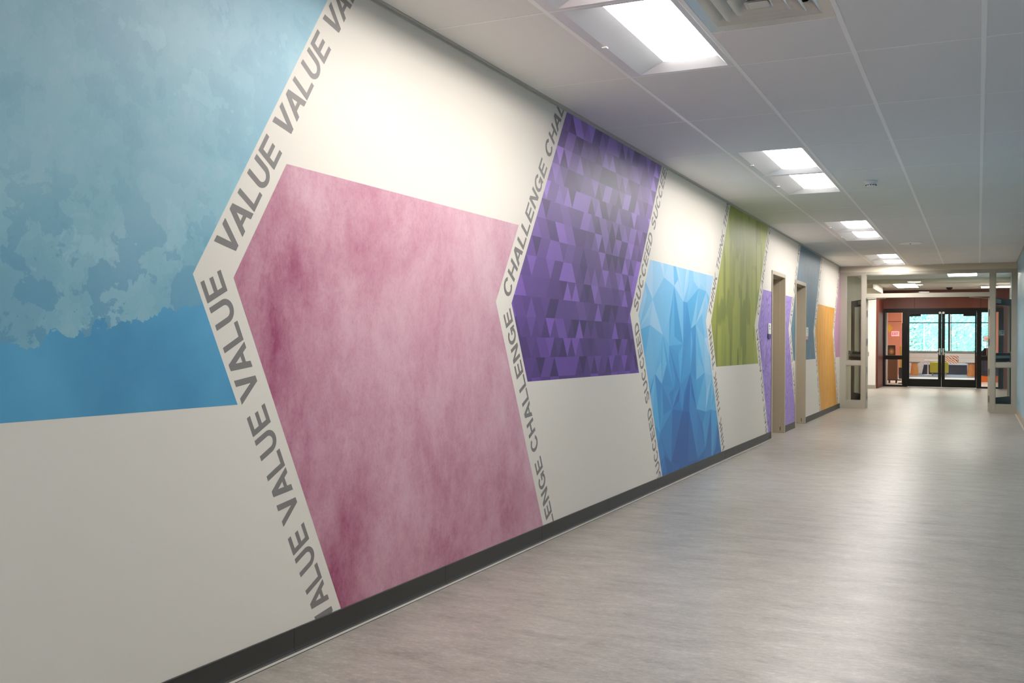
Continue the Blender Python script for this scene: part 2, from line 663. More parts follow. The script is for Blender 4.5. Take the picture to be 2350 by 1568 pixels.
def stroke(pts, w):
    out = []
    L = []
    for k, p in enumerate(pts):
        a = pts[max(0, k - 1)]; b = pts[min(len(pts) - 1, k + 1)]
        d = (b[0] - a[0], b[1] - a[1]); n = math.hypot(*d)
        L.append(((p[0] - d[1] / n * w / 2, p[1] + d[0] / n * w / 2), (p[0] + d[1] / n * w / 2, p[1] - d[0] / n * w / 2)))
    for a, b in zip(L, L[1:]):
        out.append([a[0], a[1], b[1], b[0]])
    return out


def glyph(ch):
    if ch == 'V':
        return 0.93, [[(0, 1), (0.24, 1), (0.58, 0), (0.36, 0)], [(0.69, 1), (0.93, 1), (0.58, 0), (0.36, 0)]]
    if ch == 'A':
        return 0.98, [[(0.0, 0), (0.235, 0), (0.61, 1), (0.37, 1)], [(0.745, 0), (0.98, 0), (0.61, 1), (0.37, 1)], R_(0.2, 0.215, 0.78, 0.375)]
    if ch == 'L':
        return 0.83, [R_(0.07, 0, 0.07 + S_, 1), R_(0.07, 0, 0.80, B_)]
    if ch == 'E':
        return 0.92, [R_(0.08, 0, 0.08 + S_, 1), R_(0.08, 0, 0.85, B_), R_(0.08, 0.415, 0.79, 0.585), R_(0.08, 1 - B_, 0.84, 1)]
    if ch == 'U':
        return 1.0, [R_(0.08, 0.36, 0.08 + S_, 1), R_(0.92 - S_, 0.36, 0.92, 1)] + arc(0.5, 0.38, 0.42, 0.40, 180, 360, S_, 0.19)
    if ch == 'C':
        return 1.0, arc(0.51, 0.5, 0.46, 0.525, 36, 322, S_, 0.18, 22)
    if ch == 'G':
        return 1.07, arc(0.51, 0.5, 0.46, 0.525, 38, 335, S_, 0.18, 22) + [R_(0.55, 0.36, 0.97, 0.53), R_(0.83, 0, 0.97, 0.4)]
    if ch == 'H':
        return 1.0, [R_(0.08, 0, 0.08 + S_, 1), R_(0.92 - S_, 0, 0.92, 1), R_(0.2, 0.41, 0.8, 0.59)]
    if ch == 'N':
        return 1.0, [R_(0.08, 0, 0.08 + 0.2, 1), R_(0.72, 0, 0.92, 1), [(0.08, 1), (0.30, 1), (0.92, 0), (0.70, 0)]]
    if ch == 'T':
        return 0.85, [R_(0.02, 1 - B_, 0.83, 1), R_(0.425 - S_ / 2, 0, 0.425 + S_ / 2, 1)]
    if ch == 'I':
        return 0.38, [R_(0.085, 0, 0.085 + S_, 1)]
    if ch == 'K':
        return 1.0, [R_(0.08, 0, 0.08 + S_, 1), [(0.08, 0.30), (0.20, 0.26), (0.97, 1), (0.68, 1)], [(0.36, 0.55), (0.54, 0.68), (1.0, 0), (0.72, 0)]]
    if ch == 'O':
        return 1.08, arc(0.54, 0.5, 0.49, 0.525, 0, 360, S_, 0.18, 28)
    if ch == 'D':
        return 1.0, [R_(0.09, 0, 0.09 + S_, 1), R_(0.09, 0, 0.5, B_), R_(0.09, 1 - B_, 0.5, 1)] + arc(0.46, 0.5, 0.48, 0.5, -90, 90, S_, B_)
    if ch == 'B':
        return 1.0, [R_(0.09, 0, 0.09 + S_, 1), R_(0.09, 0, 0.62, B_), R_(0.09, 1 - B_, 0.6, 1), R_(0.09, 0.435, 0.62, 0.585)] + arc(0.6, 0.29, 0.33, 0.29, -90, 90, S_, 0.17, 12) + arc(0.58, 0.745, 0.30, 0.255, -90, 90, S_, 0.16, 12)
    if ch == 'R':
        return 1.0, [R_(0.09, 0, 0.09 + S_, 1), R_(0.09, 1 - B_, 0.62, 1), R_(0.09, 0.41, 0.62, 0.57), R_(0.69, 0, 0.91, 0.40)] + arc(0.6, 0.705, 0.33, 0.295, -90, 90, S_, 0.17, 12)
    if ch == 'P':
        return 0.93, [R_(0.09, 0, 0.09 + S_, 1), R_(0.09, 1 - B_, 0.58, 1), R_(0.09, 0.36, 0.58, 0.53)] + arc(0.56, 0.68, 0.33, 0.32, -90, 90, S_, 0.17, 12)
    if ch == 'X':
        return 0.93, [[(0, 0), (0.26, 0), (0.91, 1), (0.65, 1)], [(0.67, 0), (0.93, 0), (0.28, 1), (0.02, 1)]]
    if ch == 'S':
        pts = []
        for a in range(30, 271, 20):
            pts.append((0.46 + 0.30 * math.cos(math.radians(a)), 0.735 + 0.20 * math.sin(math.radians(a))))
        for a in range(70, -171, -20):
            pts.append((0.46 + 0.33 * math.cos(math.radians(a)), 0.275 + 0.21 * math.sin(math.radians(a))))
        return 0.93, stroke(pts, 0.19)
    return 0.42, []


def advance(t):
    return sum(glyph(c)[0] for c in t)


def write_band(i, word, up, lo):
    """up: (start, period, baseline, height); lo: (start of the word that ends at the bend, period, baseline, height)"""
    mb = MB()
    ax = A0 + PER * i
    n = math.hypot(UP, 1); du = (UP / n, 1 / n); upv = (-du[1], du[0])
    n = math.hypot(LO, 1); dl = (LO / n, -1 / n)
    rd = (-dl[0], -dl[1]); upl = (-rd[1], rd[0])
    full = advance(word) + 0.47
    lift = 0.0001
    s0, per, b0, hh = up
    k = per / full
    for w in range(-1, 4):
        x = s0 + w * per
        for ch in word:
            adv, polys = glyph(ch)
            if x >= -0.03 and x < 1.75:
                for p in polys:
                    q = [(ax + du[0] * (x + a * k) + upv[0] * (b0 + z * hh), ZA + du[1] * (x + a * k) + upv[1] * (b0 + z * hh)) for a, z in p]
                    lift = (lift + 0.000012) if lift < 0.00035 else 0.0001
                    for r in regions(q):
                        yz_face(mb, r, PX + lift)
            x += adv * k
    s0, per, b0, hh = lo
    k = per / full
    for w in range(-1, 4):
        x = s0 + w * per                       # distance below the bend, falling as one reads
        for ch in word:
            adv, polys = glyph(ch)
            if x - adv * k >= -0.07 and x < 1.9:
                for p in polys:
                    q = [(ax + dl[0] * (x - a * k) + upl[0] * (b0 + z * hh), ZA + dl[1] * (x - a * k) + upl[1] * (b0 + z * hh)) for a, z in p]
                    lift = (lift + 0.000012) if lift < 0.00035 else 0.0001
                    for r in regions(q):
                        yz_face(mb, r, PX + lift)
            x -= adv * k
    mb.build('lettering', 'letter', WL, label='grey capitals repeating ' + word)


write_band(0, 'VALUE', (0.048, 0.580, 0.043, 0.110), (0.437, 0.547, 0.050, 0.112))
write_band(1, 'CHALLENGE', (-0.009, 1.077, 0.040, 0.104), (0.959, 1.003, 0.028, 0.100))
write_band(2, 'SUCCEED', (-0.015, 0.828, 0.036, 0.106), (0.755, 0.776, 0.031, 0.104))
write_band(3, 'THINK', (0.019, 0.564, 0.036, 0.106), (0.488, 0.541, 0.036, 0.104))
write_band(4, 'COLLABORATE', (0.105, 1.265, 0.036, 0.106), (1.010, 1.180, 0.036, 0.104))
write_band(5, 'EXCEL', (0.03, 0.557, 0.036, 0.106), (0.49, 0.525, 0.036, 0.104))
write_band(6, 'EXPLORE', (0.03, 0.80, 0.036, 0.106), (0.74, 0.76, 0.036, 0.104))
write_band(7, 'EXPLORE', (0.03, 0.80, 0.036, 0.106), (0.74, 0.76, 0.036, 0.104))

# ---------------------------------------------------------------- baseboards
BL = struct_root('baseboard_left')


def cove(y0, y1, name='base_piece'):
    mb = MB()
    prof = [(0, 0), (0.016, 0), (0.016, 0.0025), (0.009, 0.006), (0.005, 0.018), (0.0045, BASE - 0.002), (0.003, BASE), (0, BASE)]
    mb.loft([[(XL + 0.0002 + px, y, pz) for px, pz in prof] for y in (y0, y1)])
    return mb.build(name, 'cove', BL)


y = 3.16 - 1.224 * 8
while y < Y_FR:
    a, b = y + 0.0012, min(y + 1.224 - 0.0012, Y_FR)
    for r0, r1 in ((Y_BACK, D1[0]), (D1[1], D2[0]), (D2[1], Y_FR)):
        p, q = max(a, r0), min(b, r1)
        if q - p > 0.03:
            cove(p, q)
    y += 1.224
cs = MB()
for r0, r1 in ((Y_BACK, D1[0]), (D1[1], D2[0]), (D2[1], Y_FR)):
    cs.box((XL + 0.016, r0, 0.0), (XL + 0.034, r1, 0.0016))
cs.build('sealant_strip', 'caulk', BL, label='pale grey strip along the floor edge')
cs = MB()
for r0, r1 in ((Y_BACK, D1[0]), (D1[1], D2[0]), (D2[1], Y_FR)):
    cs.box((XL + 0.034, r0, 0.0), (XL + 0.0375, r1, 0.0008))
cs.build('floor_joint', 'gap', BL, label='thin dark joint at the floor edge')
BR = MB()
BR.loft([[(XR - px, y, pz) for px, pz in [(0, 0), (0.016, 0), (0.010, 0.008), (0.006, 0.1), (0, 0.1)]] for y in (Y_BACK, Y_FR)])
struct('baseboard_right', BR, 'basegrey')
cs = MB().box((XR - 0.034, Y_BACK, 0), (XR - 0.016, Y_FR, 0.0016))
struct('trim_1', cs, 'caulk')

# ---------------------------------------------------------------- doors in the mural wall
for idx, (a, b, h) in enumerate((D1, D2)):
    d = struct_root('door_%d' % (idx + 1))
    fw, dep = 0.05, 0.20
    mb = MB()
    for y0, y1 in ((a, a + fw), (b - fw, b)):
        mb.box((XL - dep, y0, 0), (XL + 0.012, y1, h))
    mb.box((XL - dep, a + fw, h - fw), (XL + 0.012, b - fw, h))
    mb.build('door_frame', 'frame_tan', d, bevel=0.003)
    mb = MB()
    for y0, y1 in ((a + fw, a + fw + 0.016), (b - fw - 0.016, b - fw)):
        mb.box((XL - dep, y0, 0), (XL - 0.055, y1, h - fw))
    mb.box((XL - dep, a + fw + 0.016, h - fw - 0.016), (XL - 0.055, b - fw - 0.016, h - fw))
    mb.build('door_stop', 'frame_tan', d)
    lf = MB().box((XL - dep - 0.002, a + fw + 0.004, 0.012), (XL - dep - 0.046, b - fw - 0.004, h - fw - 0.004)).build('door_leaf', 'door_tan', d)
    MB().tube((XL - dep + 0.001, a + 0.14, 1.0), (XL - dep + 0.05, a + 0.14, 1.0), 0.011).tube((XL - dep + 0.045, a + 0.14, 1.0), (XL - dep + 0.045, a + 0.26, 1.0), 0.009).build('lever_handle', 'steel', lf)
    if idx == 1:
        MB().box((XL - 0.046, a + fw, 1.00), (XL - 0.018, a + fw + 0.002, 1.06)).build('strike_plate', 'cavity', d)
    MB().box((XL - 0.05, b - fw - 0.0015, 0.035), (XL - 0.042, b - fw, 0.085)).build('silencer', 'cavity', d)

for idx, (y0, lb) in enumerate(((12.83, 'small white and violet room sign on the lilac print'), (15.93, 'small white room sign on the slate blue print beyond the second door'))):
    s = thing('room_sign', lb, 'sign', (XL, y0, 1.31), 'room signs beside the doors')
    M.setdefault('violet', mat('sign_violet', (84, 62, 128), 0.4))
    M.setdefault('signpink', mat('sign_pink', (214, 176, 176), 0.4))
    MB().box((0.0016, 0, 0), (0.012, 0.17, 0.055)).build('lower_strip', 'violet' if idx == 0 else 'signpink', s, label='dark violet strip' if idx == 0 else 'pale pink strip')
    MB().box((0.0016, 0, 0.056), (0.016, 0.17, 0.195)).build('plate', 'white', s, bevel=0.002)
    MB().box((0.0162, 0.04, 0.15), (0.0168, 0.075, 0.165)).box((0.0162, 0.04, 0.12), (0.0168, 0.12, 0.126)).build('small_print', 'char', s)

# ---------------------------------------------------------------- suspended ceiling
GX, RY, TX, TY = -2.4187, 5.3968, 0.6096, 1.2192
slab = MB().box((XL - 0.5, Y_BACK, CE + 0.30), (XR + 0.2, Y_FR + 0.1, CE + 0.36))
CEIL = struct('ceiling', slab, 'cavity')
LIGHT_ROWS = [-6, -5, -2, -1, 2, 3, 6, 7, 10, 11]
tile_me = None


def add_tile(x0, y0, x1, y1):
    """lay-in tile between grid centre lines"""
    g_ = 0.004
    mb = MB()
    mb.box((x0 + g_, y0 + g_, CE + 0.0018), (x1 - g_, y1 - g_, CE + 0.018))
    return mb


row0, row1 = -11, 12
proto = {}
for r in range(row0, row1):
    for c in range(5):
        if c == 1 and r in LIGHT_ROWS:
            continue
        ya, yb = RY + r * TY, RY + (r + 1) * TY
        if c == 2 and r == -1:
            ya = RY - 0.5 * TY
        if r == row0:
            ya = Y_BACK
        key = (round(yb - ya, 3), c == 4)
        wx = TX if c < 4 else XR - 0.004 - (GX + 4 * TX)
        x0 = GX + c * TX
        if key not in proto:
            o = add_tile(0, 0, wx, yb - ya).build('ceiling_tile', 'tile', CEIL)
            o.location = (x0, ya, 0)
            proto[key] = o
        else:
            o = proto[key].copy(); COL.objects.link(o); o.parent = CEIL
            o.location = (x0, ya, 0)
for c in range(1, 5):
    x = GX + c * TX
    mb = MB()
    yy = Y_BACK
    for yj in (-4.7, -1.05, 2.61, 6.27, 9.93, 13.58, 17.24, 20.04):       # twelve-foot lengths butted end to end
        mb.box((x - 0.012, yy + 0.0008, CE), (x + 0.012, yj - 0.0008, CE + 0.0016)).box((x - 0.001, yy, CE + 0.0016), (x + 0.001, yj, CE + 0.035))
        yy = yj
    mb.build('main_tee', 'tee', CEIL)
proto_t = None
for r in range(row0 + 1, row1 + 1):
    for c in range(5):
        if proto_t is None:
            proto_t = MB().box((0.012, -0.0055, CE + 0.0004), (TX - 0.012, 0.0055, CE + 0.0017)).build('cross_tee', 'tee', CEIL)
            o = proto_t
        else:
            o = proto_t.copy(); COL.objects.link(o); o.parent = CEIL
        o.location = (GX + c * TX, RY + r * TY, 0)
o = proto_t.copy(); COL.objects.link(o); o.parent = CEIL; o.location = (GX + 2 * TX, RY - 0.5 * TY, 0)
mb = MB().box((XL, Y_BACK, CE), (XL + 0.026, Y_FR, CE + 0.0016)).box((XL, Y_BACK, CE), (XL + 0.002, Y_FR, CE + 0.03))
mb.box((XR - 0.022, Y_BACK, CE), (XR, Y_FR, CE + 0.0016))
mb.build('wall_angle', 'mould', CEIL)
MB().box((XL + 0.0005, Y_BACK, CE - 0.010), (XL + 0.006, Y_FR, CE - 0.0005)).build('shadow_trim', 'mould', CEIL)

# ---------------------------------------------------------------- troffers
def make_troffer():
    t = thing('troffer', 'x', 'light', (0, 0, 0), 'recessed troffers over the mural side')
    L, W = TY, TX
    a0, a1, b0, b1 = 0.068, W - 0.042, 0.028, L - 0.028        # aperture
    z = CE + 0.0005
    dp = 0.042
    mb = MB()
    T = 0.0016
    mb.box((0.013, 0.004, z), (a0, L - 0.004, z + T)).box((a1, 0.004, z), (W - 0.013, L - 0.004, z + T))
    mb.box((a0, 0.004, z), (a1, b0, z + T)).box((a0, b1, z), (a1, L - 0.004, z + T))
    mb.build('flange', 'fixture', t)
    # reflector: four sloping faces up to the lens recess
    cx0, cx1, cy0, cy1 = 0.225, W - 0.085, 0.10, L - 0.10
    p = [(a0, b0, z), (a1, b0, z), (a1, b1, z), (a0, b1, z)]
    q = [(cx0, cy0, z + dp), (cx1, cy0, z + dp), (cx1, cy1, z + dp), (cx0, cy1, z + dp)]
    mb = MB()
    for i in range(4):
        j = (i + 1) % 4
        mb.face([p[i], q[i], q[j], p[j]])
    mb.face([(0, 0, z + dp + 0.03), (W, 0, z + dp + 0.03), (W, L, z + dp + 0.03), (0, L, z + dp + 0.03)])
    mb.build('reflector', 'reflector', t)
    # glowing lens: a shallow bow hanging in the recess
    mb = MB()
    n = 8
    ring = []
    for k in range(n + 1):
        u = k / n
        ring.append((cx0 + (cx1 - cx0) * u, z + dp - 0.010 * math.sin(math.pi * u) ** 0.7))
    for k in range(n):
        (x0, z0), (x1, z1) = ring[k], ring[k + 1]
        mb.face([(x0, cy0, z0), (x0, cy1, z0), (x1, cy1, z1), (x1, cy0, z1)])
    mb.face([(x_, cy0, z_) for x_, z_ in ring][::-1])
    mb.face([(x_, cy1, z_) for x_, z_ in ring])
    mb.build('lens', 'lens', t, smooth=False)
    MB().box((0.052, L / 2 - 0.012, z - 0.006), (0.078, L / 2 + 0.012, z - 0.0002)).build('latch', 'white', t)
    return t


TL = {
    -6: 'recessed ceiling troffer behind the viewer, first of the row',
    -5: 'recessed ceiling troffer behind the viewer, next to the one above the camera',
    -2: 'glowing recessed troffer cut off by the top edge, before the one beside the air diffuser',
    -1: 'large glowing recessed troffer beside the square air diffuser',
    2: 'glowing recessed troffer over the green mural, nearer half of the second pair',
    3: 'glowing recessed troffer level with the smoke detector, farther half of the second pair',
    6: 'glowing recessed troffer, nearer half of the pair beside the round speaker',
    7: 'glowing recessed troffer, farther half of the pair beside the round speaker',
    10: 'small glowing troffer, second from the taupe glazed partition',
    11: 'small glowing troffer touching the taupe glazed partition header',
}
tp = make_troffer()
for k, r in enumerate(LIGHT_ROWS):
    o = tp if k == 0 else copy_tree(tp)
    o.location = (GX + TX, RY + r * TY, 0)
    o['label'] = TL[r]

# ---------------------------------------------------------------- square air diffuser
dx, dy = GX + 2 * TX, RY - TY
D = thing('air_diffuser', 'square off-white louvred air diffuser in the ceiling', 'vent', (dx, dy, CE))
s = TX
mb = MB()
T = 0.0015
mb.box((0.013, 0.006, 0.0005), (s - 0.013, 0.037, T)).box((0.013, 0.523, 0.0005), (s - 0.013, s - 0.006, T)).box((0.013, 0.037, 0.0005), (0.062, 0.523, T)).box((s - 0.062, 0.037, 0.0005), (s - 0.013, 0.523, T))
mb.build('face_frame', 'diffuser', D)
cxm, cym = s / 2, (s - 0.05) / 2


def rsq(h, z, rad=0.02, n=4):
    pts = []
    for qx, qy, a0 in ((1, 1, 0), (-1, 1, 90), (-1, -1, 180), (1, -1, 270)):
        for k in range(n + 1):
            a = math.radians(a0 + 90 * k / n)
            pts.append((cxm + qx * (h - rad) + rad * math.cos(a), cym + qy * (h - rad) + rad * math.sin(a), z))
    return pts


for k in range(4):
    h0 = 0.245 - 0.062 * k
    mb = MB()
    mb.loft([rsq(h0, 0.0 - 0.004 * (k > 0)), rsq(h0 - 0.004, -0.004 * (k > 0) - 0.0008), rsq(h0 - 0.040, 0.034), rsq(h0 - 0.055, 0.044)], cap=False)
    mb.loft([rsq(h0, 0.0 - 0.004 * (k > 0)), rsq(h0 - 0.036, 0.036), rsq(h0 - 0.052, 0.047)], cap=False)
    mb.build('louvre_ring', 'diffuser', D, smooth=True)
MB().loft([rsq(0.045, -0.004, 0.01), rsq(0.03, 0.012, 0.01)]).build('centre_plate', 'diffuser', D)
MB().face([(0.02, 0.02, 0.075), (s - 0.02, 0.02, 0.075), (s - 0.02, s - 0.07, 0.075), (0.02, s - 0.07, 0.075)]).build('duct_box', 'cavity', D)

# smoke detector, round speaker
sd = thing('smoke_detector', 'small white smoke detector on a ceiling tile', 'detector', (-0.905, 9.70, CE))
MB().lathe([(0.058, 0.0), (0.058, -0.012), (0.05, -0.018)], n=28).build('mount_base', 'white', sd, smooth=False)
MB().lathe([(0.050, -0.018), (0.046, -0.034), (0.038, -0.048), (0.02, -0.052)], n=28).build('sensor_head', 'white', sd)
mb = MB()
for k in range(12):
    a = k * math.pi / 6
    T_ = Matrix.Rotation(a, 4, 'Z')
    mb.box((0.0435, -0.006, -0.042), (0.049, 0.006, -0.036), T=T_)
mb.build('vent_slots', 'cavity', sd)
spk = thing('ceiling_speaker', 'flat round white speaker grille in the ceiling', 'speaker', (-0.915, 15.75, CE))
MB().lathe([(0.165, 0.0018), (0.165, -0.010), (0.150, -0.014), (0.145, -0.012), (0.02, -0.012)], n=40).build('grille', 'tee', spk)
MB().lathe([(0.012, -0.0122), (0.008, -0.018)], n=12).build('centre_cap', 'cavity', spk)

# ---------------------------------------------------------------- taupe glazed partition with open doors (door_3)
P3 = struct_root('door_3')
YF, YD = 20.15, 20.25
mb = MB()
HZ = 2.645                                    # top of frame
XA, XB, XC, XD_ = XL + 0.0, -1.965, 0.195, XR
mb.box((XL, YF, 0), (-2.325, YD, HZ))         # wall post
mb.box((-2.045, YF, 0), (XB, YD, HZ))         # mullion at the opening
mb.box((XC, YF, 0), (0.285, YD, HZ))
mb.box((0.56, YF, 0), (XR, YD, HZ))
mb.build('vertical_post', 'metal', P3)
mb = MB()
for x0, x1 in ((-2.325, -2.045), (0.285, 0.56)):
    for z0, z1 in ((0, 0.155), (0.84, 0.922), (2.585, HZ)):
        mb.box((x0, YF + 0.004, z0), (x1, YD, z1))
mb.box((XB, YF, 2.145), (XC, YD, 2.215)).box((XB, YF + 0.004, 2.59), (XC, YD, HZ))
mb.build('rail', 'metal', P3)
mb = MB()
for x0, x1, z0, z1 in ((-2.325, -2.045, 0.155, 0.84), (-2.325, -2.045, 0.922, 2.585), (0.285, 0.56, 0.155, 0.84), (0.285, 0.56, 0.922, 2.585), (XB, XC, 2.215, 2.59)):
    MB().face([(x0, YF + 0.05, z0), (x1, YF + 0.05, z0), (x1, YF + 0.05, z1), (x0, YF + 0.05, z1)]).build('glass_pane', 'glass', P3)
    e = 0.012
    for a, b in (((x0, z0), (x1, z0 + e)), ((x0, z1 - e), (x1, z1)), ((x0, z0), (x0 + e, z1)), ((x1 - e, z0), (x1, z1))):
        mb.box((a[0], YF + 0.018, a[1]), (b[0], YF + 0.048, b[1]))
mb.build('glazing_bead', 'metal', P3)
struct('trim_2', MB().box((XL, YF + 0.01, HZ), (XR, YD + 0.02, CE + 0.30)), 'cream')


def leaf(hx, sgn):
    """door leaf hinged at hx, swung 111 degrees into the vestibule; sgn=+1 hinge on the low-x side"""
    W, H, z0 = 1.06, 2.13, 0.01
    ang = math.radians(111 if sgn > 0 else 69)
    T_ = Matrix.Translation((hx, YD + 0.02, 0)) @ Matrix.Rotation(ang, 4, 'Z')
    mb = MB()
    t = 0.022
    for x0, x1, a, b in ((0, 0.1, z0, H), (W - 0.1, W, z0, H), (0.1, W - 0.1, z0, 0.27), (0.1, W - 0.1, H - 0.13, H), (0.1, W - 0.1, 0.93, 1.10)):
        mb.box((x0, -t, a), (x1, t, b), T=T_)
    lf = mb.build('door_leaf', ['metal', 'leaf_shade'], P3)
    for pol in lf.data.polygons:                # both broad faces coloured dark as unlit shade, the edges taupe
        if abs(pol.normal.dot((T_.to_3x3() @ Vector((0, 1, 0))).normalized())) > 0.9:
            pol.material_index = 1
    for a, b in ((0.27, 0.93), (1.10, H - 0.13)):
        MB().face([T_ @ Vector(q) for q in ((0.1, 0, a), (W - 0.1, 0, a), (W - 0.1, 0, b), (0.1, 0, b))]).build('leaf_glass', 'glass', lf)
    mb = MB()
    hs = -1 if sgn > 0 else 1                 # side of the leaf facing back to the corridor when shut
    ho = 1 if sgn > 0 else -1
    mb.box((0.12, ho * (t + 0.03), 1.0), (W - 0.06, ho * (t + 0.055), 1.05), T=T_)
    mb.box((W - 0.09, ho * t, 0.93), (W - 0.02, ho * (t + 0.06), 1.12), T=T_).box((0.02, ho * t, 0.97), (0.1, ho * (t + 0.06), 1.07), T=T_)
    mb.build('panic_bar', 'steel', lf)
    mb = MB().box((0.08, ho * (t), H - 0.10), (0.38, ho * (t + 0.05), H - 0.03), T=T_)
    p = T_ @ Vector((0.30, ho * (t + 0.05), H - 0.02))
    mb.tube(p, (hx + sgn * 0.34, YD + 0.06, H + 0.012), 0.008, 6)
    mb.build('door_closer', 'steel', lf)
    mb = MB()
    for z in (0.25, 0.75, 1.3, 1.85):
        mb.tube((hx + sgn * 0.012, YD + 0.012, z - 0.06), (hx + sgn * 0.012, YD + 0.012, z + 0.06), 0.009, 8)
    mb.build('hinge', 'steel', lf)
    return T_, lf


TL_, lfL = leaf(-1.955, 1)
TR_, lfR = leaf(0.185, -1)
MB().box((0.50, -0.026, 1.43), (0.68, -0.0235, 1.53), T=TR_).box((0.50, 0.0235, 1.43), (0.68, 0.026, 1.53), T=TR_).build('notice_card', 'white', lfR)
mb = MB()
for sy in (-0.0268, 0.0262):
    mb.box((0.53, sy, 1.495), (0.65, sy + 0.0006, 1.505), T=TR_).box((0.53, sy, 1.465), (0.63, sy + 0.0006, 1.475), T=TR_)
mb.build('card_print', 'char', lfR)

# ---------------------------------------------------------------- vestibule beyond
CV = 2.88
YBK = 31.60
v = MB()
v.box((XL - 0.12, YD + 0.02, 0), (XL, 24.4, CE + 0.3))
struct('wall_vestibule_left', v, 'beige')
# the cross passage opening behind it
struct('wall_passage_far', MB().box((-8, 29.80, 0), (-2.64, 29.95, CV)), 'white')
struct('wall_passage_near', MB().box((-8, 24.3, 0), (XL - 0.12, 24.4, CV)), 'cream')
struct('wall_passage_end', MB().box((-8.1, 24.3, 0), (-8, 29.95, CV)), 'cream')
struct('baseboard_passage', MB().box((-8, 29.785, 0), (-2.64, 29.80, 0.1)), 'basegrey')
struct('wall_vestibule_right', MB().box((0.80, 24.4, 0), (0.92, YBK, CV)).box((XR, 24.4, 0), (0.92, 24.5, CE + 0.3)), 'white')
rw = MB()
rw.box((-2.66, 29.95, 0), (-2.58, YBK, CV))                       # return beside the black doors
rw.box((-2.66, YBK, 2.335), (0.80, YBK + 0.12, CV))                # panel above them
rw.box((0.66, YBK, 0), (0.80, YBK + 0.12, 2.335))
struct('wall_red', rw, 'red')
for xx in (-1.72, 0.06):
    struct('trim_%d' % (3 if xx < 0 else 4), MB().box((xx, YBK - 0.004, 2.335), (xx + 0.012, YBK, CV)), 'gap')
struct('ceiling_vestibule', MB().box((XL - 0.12, YD + 0.02, CE), (XR + 0.3, 24.3, CE + 0.1)), 'tile')
struct('ceiling_passage', MB().box((-8, 24.3, CV), (3.5, YBK + 0.12, CV + 0.1)), 'tile')
struct('beam_1', MB().box((-8, 24.3, 2.66), (3.5, 24.62, CV)), 'cream')
struct('beam_2', MB().box((-8, 26.9, 2.70), (-2.45, 29.8, CV)), 'cream')


def plain_light(x0, y0, x1, y1, z, label, grp='lights of the vestibule'):
    t = thing('ceiling_light', label, 'light', ((x0 + x1) / 2, (y0 + y1) / 2, z), grp)
    w, l = (x1 - x0) / 2, (y1 - y0) / 2
    mb = MB()
    for a, b in (((-w, -l), (w, -l + 0.03)), ((-w, l - 0.03), (w, l)), ((-w, -l), (-w + 0.03, l)), ((w - 0.03, -l), (w, l))):
        mb.box((a[0], a[1], -0.012), (b[0], b[1], -0.001))
    mb.build('frame', 'fixture', t)
    MB().box((-w + 0.03, -l + 0.03, -0.006), (w - 0.03, l - 0.03, -0.001)).build('panel', 'lens_soft', t)
    return t


M['lens_soft'] = mat('panel_glow', (255, 255, 255), 0.4, emit=(255, 250, 240), power=26.0)
plain_light(-0.62, 22.35, 0.0, 23.57, CE, 'bright flat ceiling panel light just past the glazed partition')
plain_light(-2.10, 27.6, -1.49, 28.8, CV, 'flat ceiling panel light over the passage, the nearer one')
plain_light(-2.10, 28.9, -1.49, 30.1, CV, 'flat ceiling panel light over the passage, the one nearer the red wall')
plain_light(-3.9, 27.4, -3.3, 28.6, 2.70, 'added panel light under the lowered soffit, brightening the side passage')  # extra panel, added to brighten the white passage wall
t = thing('linear_light', 'long thin tube light near the red wall', 'light', (0.43, 29.4, CV))
MB().box((-0.37, -0.05, -0.055), (0.37, 0.05, -0.001)).build('housing', 'fixture', t)
MB().loft([[(x_, 0.045 * math.cos(a), -0.056 - 0.03 * math.sin(a)) for a in [math.pi * k / 8 for k in range(9)]] for x_ in (-0.36, 0.36)]).build('tube_cover', 'lens_soft', t)
sd2 = thing('smoke_detector', 'small dark dome detector under the ceiling before the red wall', 'detector', (-0.74, 30.5, CV))
MB().lathe([(0.085, 0), (0.085, -0.02), (0.06, -0.045), (0.03, -0.07)], n=20).build('dome', 'cavity', sd2)
ls = thing('light_switch', 'grey switch plate on the white wall past the open door', 'switch', (-2.86, 29.80, 0.98))
MB().box((-0.045, -0.012, -0.06), (0.045, -0.0005, 0.06)).build('plate', 'steel', ls)
MB().box((-0.018, -0.02, -0.03), (0.018, -0.012, 0.03)).build('rocker', 'white', ls)

# ---------------------------------------------------------------- black glazed entrance (door_4)
P4 = struct_root('door_4')
Y4, Y4b = YBK + 0.0, YBK + 0.11
mb = MB()
for x0, x1 in ((-2.58, -2.527), (-2.045, -1.905), (-0.035, 0.090), (0.53, 0.66)):
    mb.box((x0, Y4, 0), (x1, Y4b, 2.335))
mb.build('vertical_post', 'black', P4)
mb = MB()
for x0, x1 in ((-2.527, -2.045), (0.09, 0.53)):
    for z0, z1 in ((0, 0.05), (0.812, 0.932), (2.215, 2.335)):
        mb.box((x0, Y4, z0), (x1, Y4b, z1))
mb.box((-1.905, Y4, 2.25), (-0.035, Y4b, 2.335))
mb.build('rail', 'black', P4)
for x0, x1 in ((-2.527, -2.045), (0.09, 0.53)):
    for z0, z1 in ((0.05, 0.812), (0.932, 2.215)):
        MB().face([(x0, Y4 + 0.05, z0), (x1, Y4 + 0.05, z0), (x1, Y4 + 0.05, z1), (x0, Y4 + 0.05, z1)]).build('glass_pane', 'glass', P4)
